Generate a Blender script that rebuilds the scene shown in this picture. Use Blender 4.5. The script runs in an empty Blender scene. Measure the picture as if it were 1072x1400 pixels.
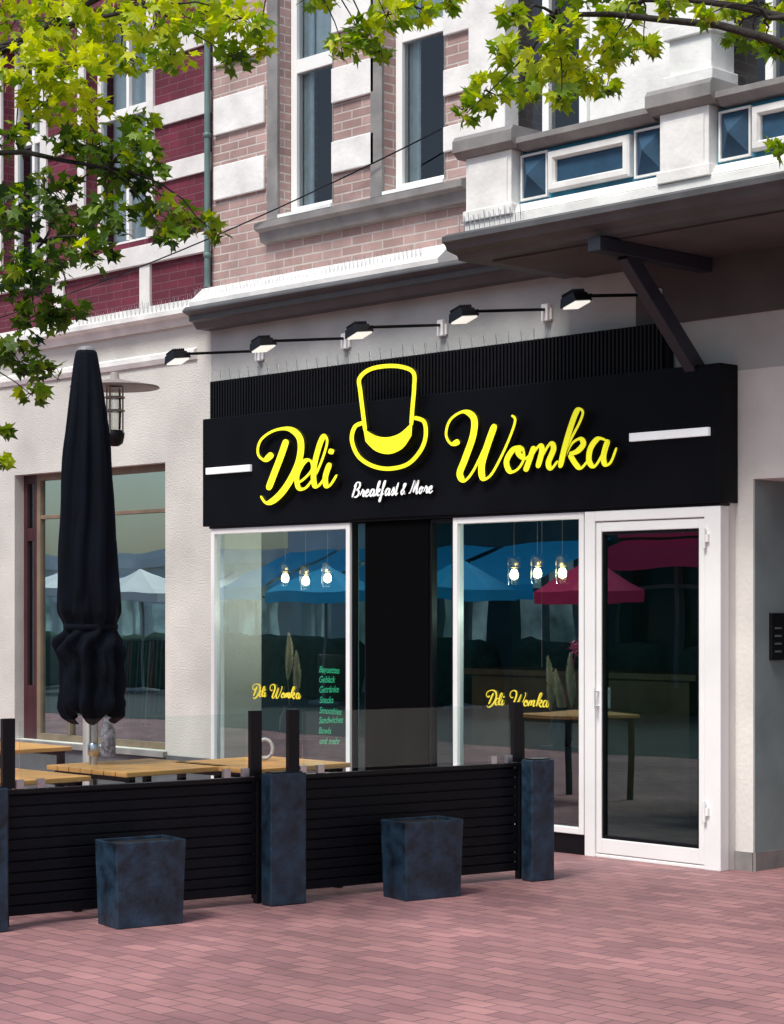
import bpy, bmesh, math, random
from mathutils import Vector, Matrix, noise
random.seed(7)
R=random.Random(11)
# ------------------------------------------------------------------ survey
# Metric camera solve (eye height 1.67 m, facade = plane y=const).  S/G/D recover real-world
# positions on real planes from the surveyed sight lines; everything is built in metres.
F=2741.0; TH=math.radians(43.75)
C=Vector((8.38,-10.33,1.67))
V=Vector((-math.cos(TH),math.sin(TH),0)); RT=Vector((math.sin(TH),math.cos(TH),0)); UP=Vector((0,0,1))
def ray(px,py): return V+RT*((px-536)/F)+UP*((833-py)/F)
def S(px,py,y):
    d=ray(px,py); return C+d*((y-C.y)/d.y)
def G(px,py,z=0.0):
    d=ray(px,py); return C+d*((z-C.z)/d.z)
def D(px,py,dep): return C+ray(px,py)*dep
def X(px,y): return S(px,833,y).x
def Z(px,py,y): return S(px,py,y).z

# ------------------------------------------------------------------ materials
MATS={}
def newmat(name):
    m=bpy.data.materials.new(name); m.use_nodes=True; nt=m.node_tree; nt.nodes.clear()
    o=nt.nodes.new('ShaderNodeOutputMaterial'); return m,nt,o
def N(nt,t,**k):
    n=nt.nodes.new('ShaderNode'+t)
    for a,b in k.items():
        if a in n.inputs: n.inputs[a].default_value=b
        else: setattr(n,a,b)
    return n
def L(nt,a,b): nt.links.new(a,b)
def c4(c): return (c[0],c[1],c[2],1)
def mat(name,col,rough=.6,var=.2,scale=6,bump=.0,metal=0,emit=0,bscale=None,streak=0,dark=None,spec=.5):
    if name in MATS: return MATS[name]
    m,nt,o=newmat(name)
    p=N(nt,'BsdfPrincipled'); p.inputs['Metallic'].default_value=metal
    p.inputs['Specular IOR Level'].default_value=spec
    tc=N(nt,'TexCoord'); n=N(nt,'TexNoise'); n.inputs['Scale'].default_value=scale; n.inputs['Detail'].default_value=6
    if streak:
        mp=N(nt,'Mapping'); mp.inputs['Scale'].default_value=(1,1,streak); L(nt,tc.outputs['Object'],mp.inputs[0]); L(nt,mp.outputs[0],n.inputs['Vector'])
    else: L(nt,tc.outputs['Object'],n.inputs['Vector'])
    cr=N(nt,'ValToRGB'); e=cr.color_ramp.elements; e[0].position=.3; e[1].position=.7
    d=dark if dark else tuple(x*(1-var) for x in col)
    e[0].color=c4(d); e[1].color=c4(tuple(min(1,x*(1+var*.5)) for x in col))
    L(nt,n.outputs['Fac'],cr.inputs[0]); L(nt,cr.outputs[0],p.inputs['Base Color'])
    mr=N(nt,'MapRange'); mr.inputs['To Min'].default_value=max(.02,rough-.1); mr.inputs['To Max'].default_value=min(1,rough+.1)
    L(nt,n.outputs['Fac'],mr.inputs['Value']); L(nt,mr.outputs[0],p.inputs['Roughness'])
    if emit:
        L(nt,cr.outputs[0],p.inputs['Emission Color']); p.inputs['Emission Strength'].default_value=emit
    if bump:
        n2=N(nt,'TexNoise'); n2.inputs['Scale'].default_value=bscale or scale*6; n2.inputs['Detail'].default_value=5
        L(nt,tc.outputs['Object'],n2.inputs['Vector'])
        b=N(nt,'Bump'); b.inputs['Strength'].default_value=bump; b.inputs['Distance'].default_value=.02
        L(nt,n2.outputs['Fac'],b.inputs['Height']); L(nt,b.outputs[0],p.inputs['Normal'])
    L(nt,p.outputs[0],o.inputs[0]); MATS[name]=m; return m
def brickmat(name,c1,c2,mortar,w=.23,h=.07,ms=.008,rough=.8,ground=False,var=.35,bump=.5,rot=0):
    m,nt,o=newmat(name); p=N(nt,'BsdfPrincipled'); p.inputs['Roughness'].default_value=rough
    tc=N(nt,'TexCoord'); 
    if ground:
        mp=N(nt,'Mapping'); mp.inputs['Rotation'].default_value=(0,0,rot); L(nt,tc.outputs['Object'],mp.inputs[0])
        nz=N(nt,'TexNoise'); nz.inputs['Scale'].default_value=1.4; L(nt,tc.outputs['Object'],nz.inputs['Vector'])
        sc_=N(nt,'VectorMath',operation='SCALE'); sc_.inputs['Scale'].default_value=.09; L(nt,nz.outputs['Color'],sc_.inputs[0])
        av=N(nt,'VectorMath',operation='ADD'); L(nt,mp.outputs[0],av.inputs[0]); L(nt,sc_.outputs[0],av.inputs[1]); vec=av.outputs[0]
    else:
        s=N(nt,'SeparateXYZ'); cb=N(nt,'CombineXYZ'); L(nt,tc.outputs['Object'],s.inputs[0])
        ad=N(nt,'Math',operation='ADD'); L(nt,s.outputs['X'],ad.inputs[0]); L(nt,s.outputs['Y'],ad.inputs[1])
        L(nt,ad.outputs[0],cb.inputs['X']); L(nt,s.outputs['Z'],cb.inputs['Y']); vec=cb.outputs[0]
    b=N(nt,'TexBrick'); b.inputs['Scale'].default_value=1; b.inputs['Brick Width'].default_value=w; b.inputs['Row Height'].default_value=h
    b.inputs['Mortar Size'].default_value=ms; b.inputs['Mortar Smooth'].default_value=.4; b.inputs['Bias'].default_value=0
    b.inputs['Color1'].default_value=c4(c1); b.inputs['Color2'].default_value=c4(c2); b.inputs['Mortar'].default_value=c4(mortar)
    L(nt,vec,b.inputs['Vector'])
    n=N(nt,'TexNoise'); n.inputs['Scale'].default_value=.9 if ground else 2.2; n.inputs['Detail'].default_value=8; n.inputs['Roughness'].default_value=.65
    L(nt,tc.outputs['Object'],n.inputs['Vector'])
    mr=N(nt,'MapRange'); mr.inputs['From Min'].default_value=.3; mr.inputs['From Max'].default_value=.7
    mr.inputs['To Min'].default_value=1-var; mr.inputs['To Max'].default_value=1+var*.4; L(nt,n.outputs['Fac'],mr.inputs['Value'])
    mx=N(nt,'VectorMath',operation='SCALE'); L(nt,b.outputs['Color'],mx.inputs[0]); L(nt,mr.outputs[0],mx.inputs['Scale'])
    L(nt,mx.outputs[0],p.inputs['Base Color'])
    n2=N(nt,'TexNoise'); n2.inputs['Scale'].default_value=60; L(nt,tc.outputs['Object'],n2.inputs['Vector'])
    sb=N(nt,'Math',operation='MULTIPLY_ADD'); sb.inputs[1].default_value=.35; L(nt,n2.outputs['Fac'],sb.inputs[0])
    iv=N(nt,'Math',operation='SUBTRACT'); iv.inputs[0].default_value=1; L(nt,b.outputs['Fac'],iv.inputs[1]); L(nt,iv.outputs[0],sb.inputs[2])
    bp=N(nt,'Bump'); bp.inputs['Strength'].default_value=bump; bp.inputs['Distance'].default_value=.008
    L(nt,sb.outputs[0],bp.inputs['Height']); L(nt,bp.outputs[0],p.inputs['Normal'])
    L(nt,p.outputs[0],o.inputs[0]); MATS[name]=m; return m
def glassmat(name,tint=(.7,.8,.8),refl=.25,boost=1.2,gc=(1,1,1)):
    m,nt,o=newmat(name); t=N(nt,'BsdfTransparent'); t.inputs['Color'].default_value=c4(tint)
    g=N(nt,'BsdfGlossy'); g.inputs['Roughness'].default_value=.0; g.inputs['Color'].default_value=c4(gc)
    tc=N(nt,'TexCoord'); n=N(nt,'TexNoise'); n.inputs['Scale'].default_value=1.3; n.inputs['Detail'].default_value=1
    L(nt,tc.outputs['Object'],n.inputs['Vector'])
    b=N(nt,'Bump'); b.inputs['Strength'].default_value=.035; b.inputs['Distance'].default_value=.05; L(nt,n.outputs['Fac'],b.inputs['Height']); L(nt,b.outputs[0],g.inputs['Normal'])
    fr=N(nt,'Fresnel'); fr.inputs['IOR'].default_value=1.5
    ma=N(nt,'Math',operation='MULTIPLY_ADD'); ma.use_clamp=True; ma.inputs[1].default_value=boost; ma.inputs[2].default_value=refl
    L(nt,fr.outputs[0],ma.inputs[0]); mx=N(nt,'MixShader'); L(nt,ma.outputs[0],mx.inputs[0]); L(nt,t.outputs[0],mx.inputs[1]); L(nt,g.outputs[0],mx.inputs[2])
    L(nt,mx.outputs[0],o.inputs[0]); MATS[name]=m; return m

white=mat('white_frame_paint',(.88,.89,.88),.35,.05,3)
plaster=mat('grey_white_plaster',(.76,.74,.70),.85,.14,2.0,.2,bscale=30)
stripw=mat('shaded_strip_plaster',(.46,.47,.46),.85,.2,2.0,.2,bscale=30)  # plaster darkened in colour for the shade under the cornice
stucco=mat('rough_stucco',(.62,.605,.565),.9,.22,1.3,.4,bscale=70)
stonew=mat('painted_stone',(.82,.82,.80),.7,.18,4,.15,bscale=30)
greytrim=mat('grey_trim',(.26,.25,.245),.6,.3,5,.1)
darkcorn=mat('dark_grey_cornice',(.088,.09,.096),.55,.3,4,.1)
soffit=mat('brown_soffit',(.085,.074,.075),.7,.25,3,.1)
brickp=brickmat('pink_brick',(.50,.34,.315),(.36,.235,.215),(.56,.51,.48),ms=.008)
brickr=brickmat('burgundy_brick',(.165,.018,.042),(.11,.012,.030),(.16,.06,.08),ms=.006)
paver=brickmat('pink_pavers',(.43,.215,.215),(.28,.14,.15),(.17,.10,.11),w=.21,h=.105,ms=.005,rough=.7,ground=True,var=.42,bump=.6)
blk=mat('black_sign_panel',(.0025,.003,.005),.5,.3,3,spec=.12)
rib=mat('black_ribbed_metal',(.005,.005,.007),.5,.3,20,spec=.2)
yel=mat('yellow_letter_face',(.92,.90,.02),.4,.03,3,emit=.45)
whl=mat('white_letter_face',(.88,.9,.9),.4,.03,3,emit=.35)
lside=mat('letter_side',(.03,.03,.012),.5,.2,5)
fen=mat('black_fence_boards',(.003,.004,.007),.5,.4,9,.15,streak=.2,spec=.2)
slate=mat('blue_slate',(.014,.038,.068),.5,.6,11,.35,bscale=20,dark=(.002,.006,.013))
wood=mat('orange_wood',(.85,.43,.13),.45,.3,4,.1,streak=8)
steel=mat('brushed_steel',(.55,.56,.58),.3,.1,20,metal=1)
blkmet=mat('black_metal',(.005,.005,.007),.4,.3,10,spec=.25)
fabric=mat('navy_umbrella_fabric',(.004,.007,.014),.8,.35,6,.25,bscale=90,spec=.15)
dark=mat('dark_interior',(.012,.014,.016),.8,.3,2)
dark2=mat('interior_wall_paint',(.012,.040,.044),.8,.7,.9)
lightint=mat('mint_interior_wall',(.35,.46,.45),.8,.4,1.2)  # pale mint wall colour
curt=mat('pale_curtain',(.58,.68,.72),.9,.15,10)
brownf=mat('olive_brown_frame',(.20,.15,.10),.5,.25,6)
maroon=mat('maroon_door_paint',(.055,.014,.02),.45,.3,5)
blue=mat('blue_panel_paint',(.02,.19,.31),.6,.3,6,.1)
dblue=mat('dark_blue_panel_paint',(.012,.06,.12),.6,.3,9,.1)
bulb=mat('warm_bulb',(1,.8,.45),.4,.02,3,emit=14)
lens=mat('spotlight_lens',(.9,.88,.8),.3,.05,5,emit=.9)
tealpipe=mat('green_drainpipe',(.12,.20,.19),.5,.25,5)
glass=glassmat('shop_glass',(.66,.84,.86),.20,2.0,(.78,.98,1))
glassd=glassmat('door_glass',(.42,.72,.72),.12,2.0,(.60,.95,.95))
glassu=glassmat('upper_window_glass',(.88,.93,.94),.03,.8)
glassf=glassmat('screen_glass',(.93,.97,.96),.0,.35)

# ------------------------------------------------------------------ mesh builder
class MB:
    def __init__(s): s.v=[];s.f=[];s.m=[];s.sm=[]
    def add(s,vs,fs,m=0,sm=False):
        b=len(s.v); s.v+= [Vector(a) for a in vs]
        for f in fs: s.f.append([b+i for i in f]); s.m.append(m); s.sm.append(sm)
    def box(s,x0,x1,y0,y1,z0,z1,m=0):
        x0,x1=sorted((x0,x1));y0,y1=sorted((y0,y1));z0,z1=sorted((z0,z1))
        s.add([(x0,y0,z0),(x1,y0,z0),(x1,y1,z0),(x0,y1,z0),(x0,y0,z1),(x1,y0,z1),(x1,y1,z1),(x0,y1,z1)],
              [(0,3,2,1),(4,5,6,7),(0,1,5,4),(1,2,6,5),(2,3,7,6),(3,0,4,7)],m)
    def obox(s,c,u,v,w,m=0,taper=1.0):
        c=Vector(c);vs=[]
        for k,t in ((-1,taper),(1,1)):
            for i,j in ((-1,-1),(1,-1),(1,1),(-1,1)): vs.append(c+u*i*t+v*j*t+w*k)
        s.add(vs,[(0,3,2,1),(4,5,6,7),(0,1,5,4),(1,2,6,5),(2,3,7,6),(3,0,4,7)],m)
    def quad(s,a,b,c,d,m=0): s.add([a,b,c,d],[(0,1,2,3)],m)
    def prism(s,prof,x0,x1,m=0,axis='x'):
        n=len(prof); vs=[(x0,a,b) for a,b in prof]+[(x1,a,b) for a,b in prof]
        fs=[(i,(i+1)%n,n+(i+1)%n,n+i) for i in range(n)]+[tuple(range(n-1,-1,-1)),tuple(range(n,2*n))]
        s.add(vs,fs,m)
    def tube(s,pts,r,n=8,m=0,cap=True):
        pts=[Vector(p) for p in pts]; 
        if not hasattr(r,'__len__'): r=[r]*len(pts)
        vs=[];K=len(pts)
        for i,p in enumerate(pts):
            t=(pts[min(i+1,K-1)]-pts[max(i-1,0)])
            if t.length<1e-9: t=Vector((0,0,1))
            t.normalize(); a=Vector((0,0,1)) if abs(t.z)<.9 else Vector((1,0,0))
            u=t.cross(a).normalized(); w=t.cross(u)
            for k in range(n):
                g=2*math.pi*k/n; vs.append(p+(u*math.cos(g)+w*math.sin(g))*r[i])
        fs=[(i*n+k,i*n+(k+1)%n,(i+1)*n+(k+1)%n,(i+1)*n+k) for i in range(K-1) for k in range(n)]
        s.add(vs,fs,m,True)
        if cap:
            s.add(vs[:n],[tuple(range(n-1,-1,-1))],m); s.add(vs[-n:],[tuple(range(n))],m)
    def lathe(s,c,prof,n=24,m=0):
        c=Vector(c); vs=[];K=len(prof)
        for r,z in prof:
            for k in range(n):
                g=2*math.pi*k/n; vs.append(c+Vector((r*math.cos(g),r*math.sin(g),z)))
        s.add(vs,[(i*n+k,i*n+(k+1)%n,(i+1)*n+(k+1)%n,(i+1)*n+k) for i in range(K-1) for k in range(n)],m,True)
    def wall(s,x0,x1,z0,z1,y0,y1,holes=(),m=0):
        xs=sorted({x0,x1}|{h[i] for h in holes for i in (0,1) if x0<h[i]<x1}); zs=sorted({z0,z1}|{h[i] for h in holes for i in (2,3) if z0<h[i]<z1})
        def solid(i,j):
            if i<0 or j<0 or i>=len(xs)-1 or j>=len(zs)-1: return False
            cx=(xs[i]+xs[i+1])/2;cz=(zs[j]+zs[j+1])/2
            return not any(h[0]<cx<h[1] and h[2]<cz<h[3] for h in holes)
        for i in range(len(xs)-1):
            for j in range(len(zs)-1):
                if not solid(i,j): continue
                a,b,c,d=xs[i],xs[i+1],zs[j],zs[j+1]
                s.quad((a,y0,c),(b,y0,c),(b,y0,d),(a,y0,d),m); s.quad((b,y1,c),(a,y1,c),(a,y1,d),(b,y1,d),m)
                if not solid(i-1,j): s.quad((a,y1,c),(a,y0,c),(a,y0,d),(a,y1,d),m)
                if not solid(i+1,j): s.quad((b,y0,c),(b,y1,c),(b,y1,d),(b,y0,d),m)
                if not solid(i,j-1): s.quad((a,y0,c),(a,y1,c),(b,y1,c),(b,y0,c),m)
                if not solid(i,j+1): s.quad((a,y0,d),(b,y0,d),(b,y1,d),(a,y1,d),m)
COL=bpy.context.scene.collection
def thing(name,label,cat,base=(0,0,0),group=None):
    o=bpy.data.objects.new(name,None); o.location=Vector(base); o.empty_display_size=.2; COL.objects.link(o)
    o['label']=label; o['category']=cat
    if group: o['group']=group
    return o
def mesh_of(name,mb,mats,base=Vector((0,0,0))):
    me=bpy.data.meshes.new(name); me.from_pydata([tuple(v-base) for v in mb.v],[],mb.f)
    for q in (mats if isinstance(mats,(list,tuple)) else [mats]): me.materials.append(q)
    me.polygons.foreach_set('material_index',mb.m); me.polygons.foreach_set('use_smooth',mb.sm); me.update(); return me
def part(th,name,mb,mats,label=None,bev=0,parent=None):
    base=Vector(th.location); o=bpy.data.objects.new(name,mesh_of(name,mb,mats,base)); COL.objects.link(o)
    o.parent=parent or th
    if label: o['label']=label
    if bev:
        b=o.modifiers.new('bevel','BEVEL'); b.width=bev; b.segments=2; b.limit_method='ANGLE'
    return o
def solo(name,mb,mats,kind=None,**kw):
    o=bpy.data.objects.new(name,mesh_of(name,mb,mats)); COL.objects.link(o)
    if kind:o['kind']=kind
    for k,v in kw.items(): o[k]=v
    return o
def dup(th,delta,rz=0):
    n=th.copy(); COL.objects.link(n); n.location=th.location+Vector(delta); n.rotation_euler[2]+=rz
    for c in [c for c in bpy.data.objects if c.parent==th]:
        k=c.copy(); COL.objects.link(k); k.parent=n
        for g in [g for g in bpy.data.objects if g.parent==c]:
            q=g.copy(); COL.objects.link(q); q.parent=k
    return n
def window(th,x0,x1,z0,z1,y,fw,fm,gm,vm=(),hm=(),dep=.06,name='window',label=None,gback=.03,bw=None):
    mb=MB(); bw=bw or fw
    mb.box(x0,x0+fw,y,y+dep,z0,z1); mb.box(x1-fw,x1,y,y+dep,z0,z1)
    mb.box(x0+fw,x1-fw,y,y+dep,z1-fw,z1); mb.box(x0+fw,x1-fw,y,y+dep,z0,z0+bw)
    for a,b in vm: mb.box(a,b,y-.004,y+dep,z0+bw,z1-fw)
    for a,b in hm: mb.box(x0+fw,x1-fw,y+.003,y+dep-.003,a,b)
    o=part(th,name,mb,fm,label,bev=.004)
    g=MB(); g.quad((x0+fw*.5,y+gback,z0+bw*.5),(x1-fw*.5,y+gback,z0+bw*.5),(x1-fw*.5,y+gback,z1-fw*.5),(x0+fw*.5,y+gback,z1-fw*.5))
    part(th,'window_pane',g,gm,parent=o); return o

# ------------------------------------------------------------------ ground
g=MB(); g.quad((-400,-400,0),(400,-400,0),(400,400,0),(-400,400,0)); solo('pavement',g,paver,'structure')
g=MB(); g.quad((-90,-60,.004),(20,-60,.004),(20,-7.4,.004),(-90,-7.4,.004)); solo('added_dark_road',g,mat('dark_asphalt',(.040,.052,.052),.85,.35,1.2,.3),'structure')  # unseen dark surface added to darken what the shop glass reflects

# ------------------------------------------------------------------ main building
yW=.16
xa=X(290,yW); xb=7.0
bld=thing('brick_building','pink brick townhouse with white stone bands, balcony and ground floor shop','building',(xa,yW,0))
shopL=X(286,0); shopR=X(985,0)
zs=2.36
zc0=Z(300,441,-.1); zc1=Z(300,412,-.1); zl=Z(300,388,.0)
recx=X(1030,yW); recz=Z(1030,655,yW)
m=MB(); m.wall(xa,xb,0,3.2,yW,yW+.4,[(shopL,shopR,-1,zs),(recx,recx+1.5,-1,recz)])
part(bld,'wall',m,plaster)
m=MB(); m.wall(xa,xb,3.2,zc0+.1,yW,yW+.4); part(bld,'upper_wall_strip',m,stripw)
m=MB(); m.box(shopR+.004,recx,yW-.012,yW,.0,.12); m.box(recx+1.5,xb,yW-.012,yW,0,.12)
m.box(recx-.0,recx+.012,yW+.01,yW+.4,0,.12); part(bld,'plinth',m,greytrim)
m=MB(); m.box(recx-.02,recx,yW+.401,yW+1.2,0,recz); m.box(recx-.02,recx+1.52,yW+1.2,yW+1.25,0,recz+.1); m.box(recx+1.5,recx+1.52,yW+.401,yW+1.2,0,recz); m.box(recx,recx+1.5,yW+.401,yW+1.2,recz,recz+.1)
tealw=mat('teal_grey_wall',(.24,.30,.30),.8,.15,3,.1)
m.box(recx-.001,recx+.004,yW+.012,yW+.4,.121,recz-.004)
part(bld,'entrance_recess',m,tealw)
m=MB(); m.box(shopR-.03,shopR,.075,yW,0,zs); part(bld,'shopfront_return',m,plaster)
# upper brick
zt=8.2
def wz(px,py): return Z(px,py,yW)
w1=(X(383,yW),X(456,yW)); w2=(X(526,yW),X(609,yW)); wzb=Z(420,288,yW)
w3=(X(700,yW),X(700,yW)+.75); w4=(X(985,yW),X(985,yW)+.85)
holes=[(w1[0],w1[1],wzb,7.0),(w2[0],w2[1],wzb,7.0),(w3[0],w3[1],4.5,7.0),(w4[0],w4[1],4.5,7.0)]
m=MB(); m.wall(xa,xb,zc0+.1,zt,yW,yW+.4,holes); part(bld,'brick_wall',m,brickp)
m=MB(); pr=.03
def qb(a,b,py0,py1,px):
    m.box(a,b,yW-pr,yW,wz(px,py0),wz(px,py1))
xq0=xa+.05; xq1=X(364,yW)
for p0,p1 in ((176,125),(266,219),(80,30),(-20,-70)): qb(xq0,xq1,p0,p1,335)
for p0,p1 in ((136,88),(233,189),(40,-12)): qb(w1[1]+.002,w2[0]-.09,p0,p1,480)
for p0,p1 in ((45,-5),(128,92),(205,170)): qb(w2[1]+.002,X(650,yW),p0,p1,628)
for (a,b) in ((w3[1],w4[0]),(w4[1],xb),(X(650,yW)+.002,w3[0])): m.box(a,b,yW-pr,yW,4.25,zt)
part(bld,'stone_bands',m,stonew,bev=.008)
m=MB()
for (a,b) in (w1,w2):
    m.box(a-.13,a-.002,yW-.03,yW+.0,wzb-.02,7.1)
    m.box(b-.012,b-.001,yW-.006,yW+.12,wzb,7.0)
part(bld,'window_surrounds',m,greytrim,bev=.004)
m=MB(); 
m.prism([(yW,wzb-.20),(yW-.06,wzb-.20),(yW-.08,wzb-.12),(yW-.13,wzb-.10),(yW-.13,wzb-.05),(yW,wzb-.015)],xq1+.0,X(648,yW))
part(bld,'window_ledge',m,greytrim)
for (a,b) in (w1,w2):
    o=window(bld,a+.005,b-.005,wzb+.01,7.0,yW+.11,.07,white,glassu,hm=[(5.98,6.09)],dep=.07,label='tall white sash window with pale curtain')
    s=MB(); s.prism([(yW-.03,wzb-.015),(yW-.03,wzb+.012),(yW+.105,wzb+.03),(yW+.105,wzb-.012)],a,b); part(bld,'sill',s,white,parent=o)
    q=MB()
    for j in range(15):
        xx=a+.05+j*.009; yf=lambda j:yW+.205+.012*math.sin(j*1.9)
        q.quad((xx,yf(j),wzb+.03),(xx+.009,yf(j+1),wzb+.03),(xx+.009,yf(j+1),6.9),(xx,yf(j),6.9))
    part(bld,'curtain',q,curt,parent=o)
    q=MB(); q.box(a+.05,b-.03,yW+.23,yW+.235,6.04,6.95); part(bld,'transom_blind',q,curt,parent=o)
    q=MB(); q.box(b-.20,b-.10,yW+.20,yW+.29,wzb+.03,wzb+.17); part(bld,'box_on_sill',q,stonew,parent=o)
for (a,b) in (w3,w4):
    o=window(bld,a,b,4.5,7.0,yW-.06,.07,white,glassu,hm=[(6.1,6.2)],vm=[((a+b)/2-.03,(a+b)/2+.03)],dep=.07,label='white balcony window')
m=MB()
def pil(px0,px1,y0,y1,za,zb): m.box(X(px0,y0),X(px1,y0),y0,y1,za,zb)
pil(640,690,-.02,yW-pr-.002,4.25,7.5); pil(915,972,-.12,yW-pr-.002,4.25,7.5)
for k in range(7):
    z=5.0+k*.32; a=X(915,-.12)-.03;b=X(972,-.12)+.03
    m.box(a,b,-.15,yW-.03,z,z+.09)
m.box(X(680,yW),X(915,yW),-.02,yW-pr-.002,6.95,7.6)
part(bld,'stone_pilasters',m,stonew,bev=.008)
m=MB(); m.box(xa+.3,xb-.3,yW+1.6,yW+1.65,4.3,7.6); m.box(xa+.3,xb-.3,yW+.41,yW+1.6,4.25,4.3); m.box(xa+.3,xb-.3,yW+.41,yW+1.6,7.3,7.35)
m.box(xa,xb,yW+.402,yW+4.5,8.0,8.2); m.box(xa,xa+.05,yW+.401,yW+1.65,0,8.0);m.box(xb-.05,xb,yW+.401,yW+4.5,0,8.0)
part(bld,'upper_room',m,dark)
# cornice above shop
xcr=X(757,-.1)+.9
m=MB(); prof=[(yW,zc0),(.02,zc0),(-.02,zc0+.05),(-.06,zc0+.06),(-.06,zc0+.10),(-.13,zc0+.13),(-.13,zc1-.03),(-.10,zc1),(yW,zc1+.001)]
m.prism(prof,xa-.03,xcr); part(bld,'cornice',m,darkcorn)
m=MB(); m.prism([(yW,zc1+.003),(-.08,zc1+.003),(-.085,zc1+.04),(.06,zl),(yW,zl+.02)],xa,X(610,0)); part(bld,'cornice_ledge',m,stonew)
def spikes(m,x0,x1,y,z,step=.045,h=.11,slope=0):
    n=int((x1-x0)/step)
    for i in range(n):
        x=x0+i*step; 
        for sx,sy in ((.018,-.03),(-.018,.02)):
            m.tube([(x,y,z),(x+sx*R.uniform(.6,1.2),y+sy,z+h*R.uniform(.85,1.1))],.0022,3,cap=False)
m=MB(); spikes(m,xa+.02,X(590,0),-.03,zc1+.05); part(bld,'bird_spikes',m,steel)
# ---- balcony
yP=-.92; yS=-1.08
bx0=X(607,yS); zb0=Z(607,352,yS); zb1=Z(607,324,yS)
bal_b=MB()
bal_b.prism([(yW-.03,zb0),(yS+.16,zb0),(yS+.14,zb0+.03),(yS+.05,zb0+.05),(yS+.03,zb0+.085),(yS,zb0+.10),(yS,zb1),(yS+.05,zb1+.025),(yW-.03,zb1+.03)],bx0-.02,xb)
bal=part(bld,'balcony',bal_b,darkcorn,'dark grey moulded balcony slab with white parapet')
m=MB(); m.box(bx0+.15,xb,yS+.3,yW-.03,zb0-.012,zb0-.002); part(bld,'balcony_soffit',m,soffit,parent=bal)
m=MB()
zpb=Z(670,300,yP); zpt=Z(670,212,yP); zct=Z(670,183,yP)
p1=(X(642,yP),X(704,yP)); p2=(X(907,yP),X(974,yP))
zbase=Z(720,276,yP)
m.box(p1[0]-.02,xb,yP-.03,yP+.25,zb1+.031,zb1+.1); m.prism([(yP-.03,zb1+.101),(yP+.02,zbase),(yP+.2,zbase),(yP+.25,zb1+.101)],p1[1],xb)
dx=p2[0]-p1[0]
piers=[p1,p2,(p2[0]+dx,p2[1]+dx)]
for a,b in piers:
    m.box(a,b,yP-.035,yP+.27,zb1+.1,zpt); m.box(a+.03,b-.03,yP-.045,yP-.034,zb1+.16,zpt-.05)
    m.box(a-.015,b+.015,yP-.05,yP+.285,zb1+.1,zb1+.17)
m.box(p1[0]+.02,p1[0]+.2,yP+.27,yW-.03,zb1+.03,zpt)
part(bld,'balcony_parapet',m,stonew,parent=bal,bev=.006)
m=MB()
for a,b in piers: m.prism([(yP+.30,zpt),(yP-.05,zpt),(yP-.085,zpt+.03),(yP-.10,zpt+.035),(yP-.10,zct-.03),(yP-.08,zct),(yP+.33,zct)],a-.06,b+.06)
zr0=zpt-.02; 
for i in range(2):
    m.prism([(yP+.24,zr0),(yP-.0,zr0),(yP-.04,zr0+.03),(yP-.06,zr0+.04),(yP-.06,zr0+.075),(yP+.26,zr0+.08)],piers[i][1]+.062,piers[i+1][0]-.062)
m.box(p1[0]-.04,p1[0]+.24,yP+.332,yW-.03,zpt,zct-.02)
part(bld,'balcony_coping',m,greytrim,parent=bal)
for i in range(2):
    a=piers[i][1]; b=piers[i+1][0]; z0=zbase+.003; z1=zr0-.003; pw=.20
    q_=MB(); q_.box(a+.002,b-.002,yP+.05,yP+.2,z0,z1); part(bld,'parapet_panel',q_,blue,parent=bal)
    mw=MB(); x0,x1,za,zb,t,y0,y1=a+pw+.07,b-pw-.07,z0+.035,z1-.035,.055,yP+.0,yP+.05
    rings=[(0,y1),(0,y0+.012),(.012,y0),(t-.012,y0),(t,y0+.02),(t,y1)]
    vs=[]
    for ins,yy in rings:
        vs+= [(x0+ins,yy,za+ins),(x1-ins,yy,za+ins),(x1-ins,yy,zb-ins),(x0+ins,yy,zb-ins)]
    mw.add(vs,[(r*4+k,r*4+(k+1)%4,r*4+4+(k+1)%4,r*4+4+k) for r in range(len(rings)-1) for k in range(4)])
    part(bld,'panel_frame',mw,stonew,parent=bal)
    q_=MB(); q_.box(x0+t+.002,x1-t-.002,yP+.038,yP+.0495,za+t+.002,zb-t-.002); part(bld,'panel_inset',q_,dblue,parent=bal)
    for q in (a+.035,b-.035-pw):
        x0,x1,za,zb=q,q+pw,z0+.03,z1-.03; cx,cz=(x0+x1)/2,(za+zb)/2; md=MB()
        md.add([(x0,yP+.045,za),(x1,yP+.045,za),(x1,yP+.045,zb),(x0,yP+.045,zb),(cx,yP-.035,cz)],[(0,1,4),(1,2,4),(2,3,4),(3,0,4)])
        part(bld,'panel_ornament',md,dblue,parent=bal)
        md=MB(); e=.014
        md.box(x0-e,x0,yP+.03,yP+.05,za-e,zb+e); md.box(x1,x1+e,yP+.03,yP+.05,za-e,zb+e); md.box(x0,x1,yP+.03,yP+.05,za-e,za); md.box(x0,x1,yP+.03,yP+.05,zb,zb+e); part(bld,'ornament_frame',md,stonew,parent=bal)
m=MB(); spikes(m,p1[0]-.02,p1[1]+.2,yS+.09,zb1+.03); part(bld,'balcony_spikes',m,steel,parent=bal)
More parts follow.
